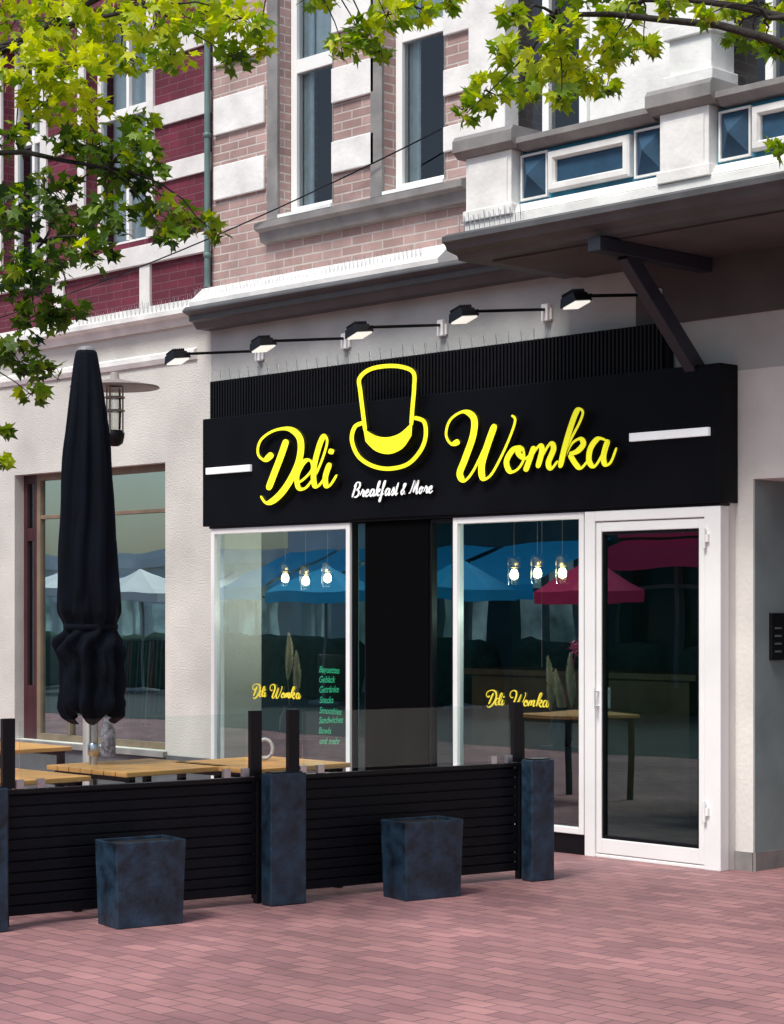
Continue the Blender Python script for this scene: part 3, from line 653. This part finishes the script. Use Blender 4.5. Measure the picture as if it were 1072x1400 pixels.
def pillar(px0,px1,pyt,label):
    s0=onf(px0+14,0); s1=onf(px1,0); c=(s0+s1)/2; w=(s1-s0)/2
    h=.745; th=thing('tall_planter_box',label,'planter',FPt(c,-.04,0),'square slate pillars of the fence')
    m=MB(); m.obox(FPt(c,-.045,h/2),E*w,NN*.055,UP*(h/2)); part(th,'box',m,slate,bev=.008)
    m=MB(); m.obox(FPt(c,-.045,h+.004),E*(w-.02),NN*.04,UP*.003); part(th,'lid',m,blkmet)
pillar(355,418,1065,'tall square dark blue slate pillar between fence panels'); pillar(712,757,1045,'tall square dark slate pillar beside the door'); pillar(-50,11,1095,'tall square slate pillar at the fence end')
def planter(px,py,label):
    s_=onf(px,.14); th=thing('planter',label,'planter',FPt(s_,.14,0),'tapered slate planters')
    hw,hd,h=.205,.13,.45
    m=MB();k=.93
    def ring(t,z,ins=0): return [FPt(s_+i*(hw*t-ins),.14+j*(hd*t-ins),z) for i,j in ((-1,-1),(1,-1),(1,1),(-1,1))]
    vs=ring(k,0)+ring(1,h)+ring(1,h,.014)+ring(.99,h-.03,.014); fs=[(0,3,2,1)]
    for q in (0,4,8): fs+=[(q+i,q+(i+1)%4,q+4+(i+1)%4,q+4+i) for i in range(4)]
    fs.append((12,13,14,15)); m.add(vs,fs); part(th,'pot',m,slate,bev=.005)
    m=MB(); m.add(ring(.99,h-.018,.015),[(0,1,2,3)]); part(th,'soil',m,mat('dark_soil',(.012,.010,.010),.95,.4,30,.6))
planter(192,1262,'low tapered dark blue slate planter in front of fence'); planter(577,1220,'low tapered dark slate planter near the door')

# ------------------------------------------------------------------ tables
tc_=G(190,1046,.75); tb=thing('terrace_table','small wooden slatted terrace table with black legs','table',(tc_.x,tc_.y,0),'wooden terrace tables')
m=MB()
for i in range(7): m.obox((tc_.x-.345+i*.115,tc_.y,.735),Vector((.053,0,0)),Vector((0,.38,0)),UP*.014)
part(tb,'table_top',m,wood,bev=.003)
m=MB(); m.box(tc_.x-.37,tc_.x+.37,tc_.y-.34,tc_.y-.30,.69,.72); m.box(tc_.x-.37,tc_.x+.37,tc_.y+.30,tc_.y+.34,.69,.72); part(tb,'table_frame',m,blkmet)
for i in(-1,1):
    for j in (-1,1):
        m=MB(); m.box(tc_.x+i*.35-.02,tc_.x+i*.35+.02,tc_.y+j*.32-.02,tc_.y+j*.32+.02,0,.69); part(tb,'leg',m,blkmet)
for q in ((-12,1020),(355,1042),(-10,1060)):
    p=G(q[0],q[1],.75); n_=dup(tb,Vector((p.x-tc_.x,p.y-tc_.y,0)))
jp=G(148,1037,.75); jr=thing('patterned_jar','tall patterned grey jar standing on terrace table','jar',(jp.x,jp.y,.75))
m=MB(); m.lathe((jp.x,jp.y,.752),[(0,0),(.040,0),(.046,.02),(.044,.17),(.026,.21),(.026,.24),(0,.24)],20); part(jr,'jar_body',m,mat('jar_pattern',(.42,.40,.45),.4,.8,38,dark=(.03,.03,.04)))
rp=G(362,1040,.75); rg=thing('ring_ornament','small pale ring ornament standing on terrace table','ornament',(rp.x,rp.y,.75))
m=MB(); uu=RT; m.tube([rp+Vector((0,0,.072))+uu*(.048*math.cos(a*.2618))+UP*(.058*math.sin(a*.2618)) for a in range(25)],.011,8,cap=False); part(rg,'ring',m,mat('pale_ceramic',(.55,.58,.6),.4,.2,20))

# ------------------------------------------------------------------ umbrella
dU=11.9; 
ub=D(128,833,dU); ub.z=0
um=thing('closed_umbrella','closed dark navy market umbrella strapped around its pole','umbrella',ub)
prof=[(474,3,118),(478,12,118),(482,15,118),(500,18,118),(540,23,119),(600,29,120),(660,33,120),(720,36,121),(780,39,121),(815,41,122),(838,40,123),(852,35,124),(860,34,124),(874,42,121),(888,43,122),(908,40,126),(940,41,127),(965,42,127),(976,38,128),(982,28,128)]
def interp(py):
    for i in range(len(prof)-1):
        a,b=prof[i],prof[i+1]
        if a[0]<=py<=b[0]:
            t=(py-a[0])/(b[0]-a[0]); return a[1]+(b[1]-a[1])*t,a[2]+(b[2]-a[2])*t
    return prof[-1][1],prof[-1][2]
m=MB(); nh,na=140,144; k1=dU/F; vs=[]
for i in range(nh+1):
    py=474+(982-474)*i/nh; r_,cx=interp(py); cc=D(cx,py,dU)
    for k in range(na):
        a=2*math.pi*k/na; amp=min(1,(py-474)/140)
        low=max(0,min(1,(py-858)/30)); swirl=a+low*.5+(py-474)*.0012+.10*noise.noise(Vector((math.cos(a)*1.5,math.sin(a)*1.5,py*.008)))
        q=math.sin(8*swirl+.35*math.sin(py*.011)); q=(abs(q)**.7)*(1 if q>0 else -1)
        f=1+amp*(.13*q+.04*math.sin(3*swirl+1.0))
        f+=amp*.09*noise.noise(Vector((math.cos(a)*2.6,math.sin(a)*2.6,py*.012)))
        tie=math.exp(-((py-835)/28)**2)
        f+=(low+tie*.6)*(.08*math.sin(13*a+py*.02)+.17*noise.noise(Vector((math.cos(a)*3.4,math.sin(a)*3.4,py*.034))))
        rr=r_*k1*f*.97
        zof=.035*low*max(0,(py-930)/52)*math.sin(4*a+1)
        vs.append(cc+Vector((math.cos(a)*rr,math.sin(a)*rr,zof)))
m.add(vs,[(i*na+k,i*na+(k+1)%na,(i+1)*na+(k+1)%na,(i+1)*na+k) for i in range(nh) for k in range(na)],0,True)
part(um,'canopy',m,fabric)
m=MB(); m.lathe(D(118,478,dU),[(0,.02),(.03,.02),(.05,.01),(.056,-.012)],16); part(um,'cap',m,mat('grey_cap',(.3,.3,.32),.5,.1,4))
m=MB(); zc=D(124,857,dU); m.lathe(zc,[(.156,-.018),(.162,-.01),(.162,.01),(.156,.018)],32); part(um,'strap',m,fabric)
m=MB(); m.tube([Vector((ub.x,ub.y,.05)),Vector((ub.x,ub.y,1.2))],.026,16); part(um,'pole',m,steel)
m=MB(); m.lathe(ub,[(0,.0),(.30,.0),(.30,.05),(.06,.08),(.05,.30),(.034,.32),(.03,.32)],28); part(um,'base',m,steel)
m=MB(); m.lathe((ub.x,ub.y,.8),[(.027,0),(.036,.01),(.036,.07),(.027,.08)],16); part(um,'crank_housing',m,steel)

# ------------------------------------------------------------------ street lamp
dL=15.2; lp=D(157,833,dL); lp.z=0; zl0=D(157,527,dL).z; pp_=D(122,833,dL); pp_.z=0
sl=thing('street_lamp','grey street lamp with wide flat disc shade and glass lantern','street lamp',pp_)
lm=mat('lamp_grey_metal',(.28,.25,.24),.5,.2,6)
m=MB(); m.lathe((pp_.x,pp_.y,0),[(.09,0),(.09,.3),(.05,.34),(.045,zl0-.30),(0,zl0-.29)],16); m.tube([(pp_.x,pp_.y,zl0-.46),(lp.x,lp.y,zl0-.42)],.02,8); part(sl,'post',m,lm)
m=MB(); m.lathe((lp.x,lp.y,zl0),[(0,.10),(.03,.10),(.035,.05),(.12,.03),(.33,-.005),(.34,-.015),(.33,-.02),(.06,-.005)],40); part(sl,'shade',m,lm)
m=MB(); m.lathe((lp.x,lp.y,zl0),[(.03,-.46),(.06,-.44),(.07,-.40),(.075,-.36),(.06,-.34)],20,0)
part(sl,'lantern_cup',m,blkmet)
m=MB()
for a in range(4): 
    g_=a*math.pi/2+.4; ox,oy=.07*math.cos(g_),.07*math.sin(g_); m.tube([(lp.x+ox,lp.y+oy,zl0-.37),(lp.x+ox,lp.y+oy,zl0-.01)],.007,6)
for z in (-.2,-.1): m.lathe((lp.x,lp.y,zl0),[(.068,z),(.078,z+.004),(.078,z+.012),(.068,z+.016)],20)
part(sl,'lantern_cage',m,lm)
m=MB(); m.lathe((lp.x,lp.y,zl0),[(.045,-.34),(.05,-.2),(.045,-.02)],20); part(sl,'lantern_glass',m,glassmat('lantern_clear_glass',(.85,.85,.82),.15,1.2))

# ------------------------------------------------------------------ trees
def leafmat(name,a,b,c):
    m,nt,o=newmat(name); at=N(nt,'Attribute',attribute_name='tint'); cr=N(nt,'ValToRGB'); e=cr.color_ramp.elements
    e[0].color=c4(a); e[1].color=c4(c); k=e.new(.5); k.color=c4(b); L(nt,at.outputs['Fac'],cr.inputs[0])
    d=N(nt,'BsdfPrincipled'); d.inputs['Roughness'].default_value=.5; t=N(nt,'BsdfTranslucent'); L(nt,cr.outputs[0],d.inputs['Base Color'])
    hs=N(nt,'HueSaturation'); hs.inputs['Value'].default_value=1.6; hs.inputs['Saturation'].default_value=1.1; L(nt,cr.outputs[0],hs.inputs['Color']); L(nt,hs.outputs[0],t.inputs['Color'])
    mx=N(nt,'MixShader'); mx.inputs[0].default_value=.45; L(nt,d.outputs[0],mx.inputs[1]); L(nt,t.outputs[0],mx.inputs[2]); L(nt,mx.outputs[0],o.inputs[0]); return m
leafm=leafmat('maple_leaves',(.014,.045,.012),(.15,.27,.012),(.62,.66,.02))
bark=mat('tree_bark',(.035,.03,.026),.9,.4,12,.8,bscale=25)
OUT=[(-90,.12),(-62,.42),(-28,.66),(-8,.46),(22,.58),(42,.98),(58,.60),(76,.68),(90,1.12),(104,.68),(122,.60),(138,.98),(158,.58),(188,.46),(208,.66),(242,.42)]
def crown(th,blobs,name='crown'):
    vs=[];fs=[];tint=[]
    for (c,r,cnt,t0) in blobs:
        for _ in range(cnt):
            while True:
                o_=Vector((R.uniform(-1,1),R.uniform(-1,1),R.uniform(-1,1)))
                if o_.length<=1: break
            o_=Vector((o_.x*r,o_.y*r,o_.z*r*.8)); p=c+o_
            s_=R.uniform(.03,.062)
            nrm=Vector((R.gauss(0,.55),R.gauss(0,.55),R.uniform(.2,1))).normalized()
            dirv=Vector((o_.x,o_.y,-.35*r+R.gauss(0,.3*r)))+Vector((R.gauss(0,.3),R.gauss(0,.3),R.gauss(0,.3)))*r
            u=nrm.cross(dirv)
            if u.length<1e-6: continue
            u.normalize(); w=u.cross(nrm).normalized()
            if w.dot(dirv)<0: w=-w
            b=len(vs); vs.append(p); cup=R.uniform(-.25,.15)
            for a,rr in OUT:
                g=math.radians(a); xx=math.cos(g)*rr*R.uniform(.9,1.1); yy=math.sin(g)*rr
                vs.append(p+(u*xx+w*yy+nrm*(cup*xx*xx-.18*max(0,yy)**2))*s_)
            n=len(OUT)
            for i in range(n): fs.append((b,b+1+i,b+1+(i+1)%n))
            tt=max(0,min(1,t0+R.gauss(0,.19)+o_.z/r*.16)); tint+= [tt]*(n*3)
    base=Vector(th.location)
    me=bpy.data.meshes.new(name); me.from_pydata([tuple(v-base) for v in vs],[],fs); me.materials.append(leafm)
    ca=me.attributes.new('tint','FLOAT','CORNER'); ca.data.foreach_set('value',tint)
    o=bpy.data.objects.new(name,me); COL.objects.link(o); o.parent=th; return o
def curve3(a,b,sag,n=7,w=.06):
    out=[];o1=Vector((R.uniform(-w,w),R.uniform(-w,w),0))
    for i in range(n+1):
        t=i/n; p=a.lerp(b,t); s_=math.sin(math.pi*t); out.append(p+Vector((0,0,sag*s_))+o1*s_+Vector((R.uniform(-.01,.01),R.uniform(-.01,.01),R.uniform(-.01,.01)))*(0<i<n))
    return out
def tree(label,base,fork,hubs,blobs,extra,lr=.03):
    th=thing('maple_tree',label,'tree',base)
    m=MB(); base=Vector(base); fork=Vector(fork)
    m.tube([base,base+Vector((0,0,.15)),base.lerp(fork,.5),fork,fork+Vector((0,0,1.2))],[.20,.155,.135,.12,.09],14)
    top=fork+Vector((0,0,1.2)); hb=[Vector(h) for h in hubs]
    for h in hb: m.tube(curve3(fork+Vector((0,0,.3)),h,.35,9),[lr-.0022*i*lr/.03 for i in range(10)],8)
    for (c,r,cnt,t0) in blobs:
        h=min(hb+[top],key=lambda q:(q-c).length); m.tube(curve3(h,c-Vector((0,0,r*.2)),.06,6),[.008-.001*i for i in range(7)],5)
        for _ in range(5):
            e=c+Vector((R.uniform(-1,1),R.uniform(-1,1),R.uniform(-1,.5)))*r*.8; m.tube(curve3(c,e,.01,3,.02),[.004,.003,.002,.0015],4)
    ex=[]
    for _ in range(extra):
        a=R.uniform(0,6.28); rad=R.uniform(.3,2.3); c=top+Vector((math.cos(a)*rad,math.sin(a)*rad,R.uniform(1.4,3.2)-rad*.3)); ex.append((c,R.uniform(.3,.5),60,R.uniform(.3,.7)))
        m.tube(curve3(top,c,.1,5),[.04-.006*i for i in range(6)],6)
    part(th,'trunk',m,bark); crown(th,blobs+ex)
    return th
def bl(lst,dep,dj=.35):
    out=[]
    for q in lst:
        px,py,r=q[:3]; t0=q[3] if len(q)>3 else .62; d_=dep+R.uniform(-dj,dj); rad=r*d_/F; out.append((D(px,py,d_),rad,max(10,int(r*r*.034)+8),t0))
    return out
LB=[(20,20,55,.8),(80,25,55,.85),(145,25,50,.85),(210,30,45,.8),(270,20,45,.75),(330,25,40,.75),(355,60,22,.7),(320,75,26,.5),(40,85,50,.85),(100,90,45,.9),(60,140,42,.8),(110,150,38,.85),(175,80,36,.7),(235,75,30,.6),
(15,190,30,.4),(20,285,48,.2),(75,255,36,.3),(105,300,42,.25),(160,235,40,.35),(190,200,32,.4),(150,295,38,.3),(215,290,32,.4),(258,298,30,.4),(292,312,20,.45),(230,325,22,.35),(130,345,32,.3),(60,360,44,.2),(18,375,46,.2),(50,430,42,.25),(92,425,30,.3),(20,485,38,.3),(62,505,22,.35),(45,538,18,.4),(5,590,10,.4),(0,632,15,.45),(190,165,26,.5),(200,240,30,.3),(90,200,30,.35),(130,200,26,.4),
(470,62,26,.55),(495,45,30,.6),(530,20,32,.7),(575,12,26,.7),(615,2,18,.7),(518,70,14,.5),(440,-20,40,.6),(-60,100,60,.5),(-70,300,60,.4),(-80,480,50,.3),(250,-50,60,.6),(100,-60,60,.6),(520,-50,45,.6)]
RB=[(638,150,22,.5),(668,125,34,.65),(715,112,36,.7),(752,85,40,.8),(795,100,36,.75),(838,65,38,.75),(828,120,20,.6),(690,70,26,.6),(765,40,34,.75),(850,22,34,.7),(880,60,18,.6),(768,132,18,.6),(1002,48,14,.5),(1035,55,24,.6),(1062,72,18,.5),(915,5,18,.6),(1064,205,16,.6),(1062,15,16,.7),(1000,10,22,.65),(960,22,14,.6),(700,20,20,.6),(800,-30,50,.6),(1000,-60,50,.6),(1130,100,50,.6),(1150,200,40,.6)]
def W_(d,l,z): p=C+V*d+RT*l; return Vector((p.x,p.y,z))
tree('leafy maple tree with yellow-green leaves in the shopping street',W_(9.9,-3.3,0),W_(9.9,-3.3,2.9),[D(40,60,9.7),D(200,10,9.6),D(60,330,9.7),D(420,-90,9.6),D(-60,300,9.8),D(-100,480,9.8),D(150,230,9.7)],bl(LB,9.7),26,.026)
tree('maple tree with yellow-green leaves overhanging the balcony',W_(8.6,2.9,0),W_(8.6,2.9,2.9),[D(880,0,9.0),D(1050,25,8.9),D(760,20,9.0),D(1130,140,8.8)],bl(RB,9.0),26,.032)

# ------------------------------------------------------------------ opposite side of the street (seen reflected)
stoneg=mat('dim_stone_trim',(.30,.34,.34),.8,.2,4)
def opp(x0,x1,h,wm,awm,label,shopm,ztop_=3.1,fascia=False,y=-17.0,drop=.8,proj=2.0,tm=None):
    th=thing('opposite_building',label,'building',((x0+x1)/2,y,0)); W=x1-x0; n=max(2,int(W/2.6)); hs=[]
    for i in range(n):
        cx=x0+(i+.5)*W/n
        for z in (4.3,7.6):
            if z+2<h: hs.append((cx-.6,cx+.6,z,z+2.0))
        hs.append((x0+i*W/n+.3,x0+(i+1)*W/n-.3,.4,2.6))
    m=MB(); m.wall(x0,x1,0,h,y-.3,y,hs); part(th,'wall',m,wm)
    m=MB(); m.box(x0,x1,y-.28,y-.26,.2,h-.1); part(th,'glazing',m,shopm)
    m=MB()
    for hh in hs:
        if hh[2]>3: m.box(hh[0]+.55,hh[1]-.55,y-.25,y-.15,hh[2],hh[3]); m.box(hh[0],hh[1],y-.25,y-.15,hh[2]+1.35,hh[2]+1.43); m.box(hh[0]-.1,hh[1]+.1,y+.001,y+.1,hh[2]-.12,hh[2])
        else:
            for t in (.33,.66): xm=hh[0]+(hh[1]-hh[0])*t; m.box(xm-.04,xm+.04,y-.25,y-.12,hh[2],hh[3])
            m.box(hh[0],hh[1],y-.25,y-.13,2.0,2.07)
    m.box(x0,x1,y+.001,y+.2,h-.3,h); m.box(x0,x1,y+.001,y+.12,3.4,3.6); part(th,'trim',m,tm or stoneg)
    if fascia:
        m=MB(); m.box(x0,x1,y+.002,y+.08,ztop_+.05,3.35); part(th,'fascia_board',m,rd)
    za=ztop_
    for i in range(n):
        if i%3!=2:
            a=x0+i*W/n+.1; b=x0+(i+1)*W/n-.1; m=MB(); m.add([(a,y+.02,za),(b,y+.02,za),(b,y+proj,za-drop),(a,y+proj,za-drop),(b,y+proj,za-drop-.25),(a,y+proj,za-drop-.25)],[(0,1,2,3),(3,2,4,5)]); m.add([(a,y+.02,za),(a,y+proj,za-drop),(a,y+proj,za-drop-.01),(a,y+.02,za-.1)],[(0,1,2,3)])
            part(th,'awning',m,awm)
cy=mat('turquoise_awning',(.02,.40,.75),.7,.1,4,emit=.22); rd=mat('rose_awning',(.80,.03,.14),.7,.1,4,emit=.22); wh=mat('white_render',(.85,.88,.89),.8,.1,1.5); cr2=mat('deep_teal_render',(.05,.12,.13),.8,.4,1.5); dk=mat('dark_render',(.03,.06,.06),.8,.3,1.5)  # turquoise and rose cloth glow slightly, standing for daylight through the fabric
dg=mat('dark_shop_glazing',(.015,.06,.065),.15,.5,1); gl=mat('added_glow_glazing',(.60,.78,.80),.4,.3,1.1,dark=(.01,.05,.06),emit=.35)  # pale glazing glows, added to put bright shapes into the window reflections
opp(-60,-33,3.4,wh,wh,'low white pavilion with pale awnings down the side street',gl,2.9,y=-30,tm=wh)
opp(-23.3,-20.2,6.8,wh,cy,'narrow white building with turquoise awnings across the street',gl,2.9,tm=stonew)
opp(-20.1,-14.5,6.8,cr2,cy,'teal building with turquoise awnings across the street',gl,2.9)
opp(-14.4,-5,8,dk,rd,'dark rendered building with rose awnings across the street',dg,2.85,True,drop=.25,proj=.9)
hm_=mat('hedge_green',(.02,.075,.045),.8,.7,7,.8,bscale=18)
for i,(hx0,hx1) in enumerate(((-52,-44.5),(-43.5,-36),(-35,-28.5),(-27.5,-24.4),(-23,-19.2),(-18.4,-15.6),(-14.8,-11.9),(-11.2,-8.2))):  # unseen hedges added to hide bright paving from the reflections
    hy=-14.9; hd=thing('added_hedge','unseen dark green hedge added to darken the window reflections','hedge',((hx0+hx1)/2,hy,0),'added hedges across the street')
    m=MB(); nx=int((hx1-hx0)/.18); rings=[(-.3,.02),(-.34,.5),(-.32,.95),(-.2,1.12),(.2,1.12),(.32,.95),(.34,.5),(.3,.02)]; vs=[]
    for a in range(nx+1):
        for (oy,oz) in rings:
            xx=hx0+(hx1-hx0)*a/nx; nzv=noise.noise(Vector((xx*1.7,oy*5,oz*4)))*.14; vs.append((xx,hy+oy*(1+nzv*2),max(.01,oz+nzv*(oz>.4))))
    k_=len(rings); m.add(vs,[(a*k_+b,(a+1)*k_+b,(a+1)*k_+b+1,a*k_+b+1) for a in range(nx) for b in range(k_-1)]+[tuple(range(k_)),tuple(nx*k_+b for b in range(k_-1,-1,-1))],0,True)
    part(hd,'foliage',m,hm_)
def parasol(x,y,mt,label,r0=1.35,z0=2.1):
    th=thing('open_parasol',label,'parasol',(x,y,0),'open parasols across the street'); m=MB(); m.tube([(x,y,0),(x,y,z0+.45)],.03,8); m.lathe((x,y,0),[(0,0),(.3,0),(.3,.06),(.03,.1)],16); part(th,'pole',m,stoneg)
    m=MB(); vs=[(x,y,z0+.5)]; n=8
    for r,z in ((r0,z0),(r0,z0-.18)):
        for k in range(n): g_=2*math.pi*(k+.5)/n; vs.append((x+r*math.cos(g_),y+r*math.sin(g_),z))
    m.add(vs,[(0,1+k,1+(k+1)%n) for k in range(n)]+[(1+k,1+(k+1)%n,1+n+(k+1)%n,1+n+k) for k in range(n)]); part(th,'parasol_canopy',m,mt)
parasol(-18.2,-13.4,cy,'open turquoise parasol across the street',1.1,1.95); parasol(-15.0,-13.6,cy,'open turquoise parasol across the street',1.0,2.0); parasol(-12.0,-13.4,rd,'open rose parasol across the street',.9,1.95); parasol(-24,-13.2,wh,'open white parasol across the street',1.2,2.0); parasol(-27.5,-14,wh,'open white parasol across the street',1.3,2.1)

# ------------------------------------------------------------------ light, world, camera
sc=bpy.context.scene
w=bpy.data.worlds.new('World'); sc.world=w; w.use_nodes=True; nt=w.node_tree; bg=nt.nodes['Background']
sky=nt.nodes.new('ShaderNodeTexSky'); sky.sky_type='NISHITA'; sky.sun_disc=False
sd=Vector((.1,-.62,.95)).normalized(); el=math.asin(sd.z); sky.sun_elevation=el; sky.sun_rotation=math.atan2(sd.x,sd.y)
sky.air_density=1; sky.dust_density=2.5; sky.ozone_density=1
nt.links.new(sky.outputs[0],bg.inputs[0]); bg.inputs[1].default_value=.15
sun=bpy.data.lights.new('sun','SUN'); sun.energy=3.5; sun.angle=math.radians(18); sun.color=(1,.97,.90); so=bpy.data.objects.new('sun',sun); COL.objects.link(so)
so.rotation_euler=sd.to_track_quat('Z','Y').to_euler()
cam=bpy.data.cameras.new('camera'); co=bpy.data.objects.new('camera',cam); COL.objects.link(co); co.location=C
co.rotation_euler=(-V).to_track_quat('Z','Y').to_euler()
cam.sensor_fit='HORIZONTAL'; cam.sensor_width=36; cam.lens=F*36/1072; cam.shift_y=133/1072; cam.clip_end=1500
sc.camera=co
sc.view_settings.view_transform='Standard'; sc.view_settings.look='None'; sc.view_settings.exposure=0
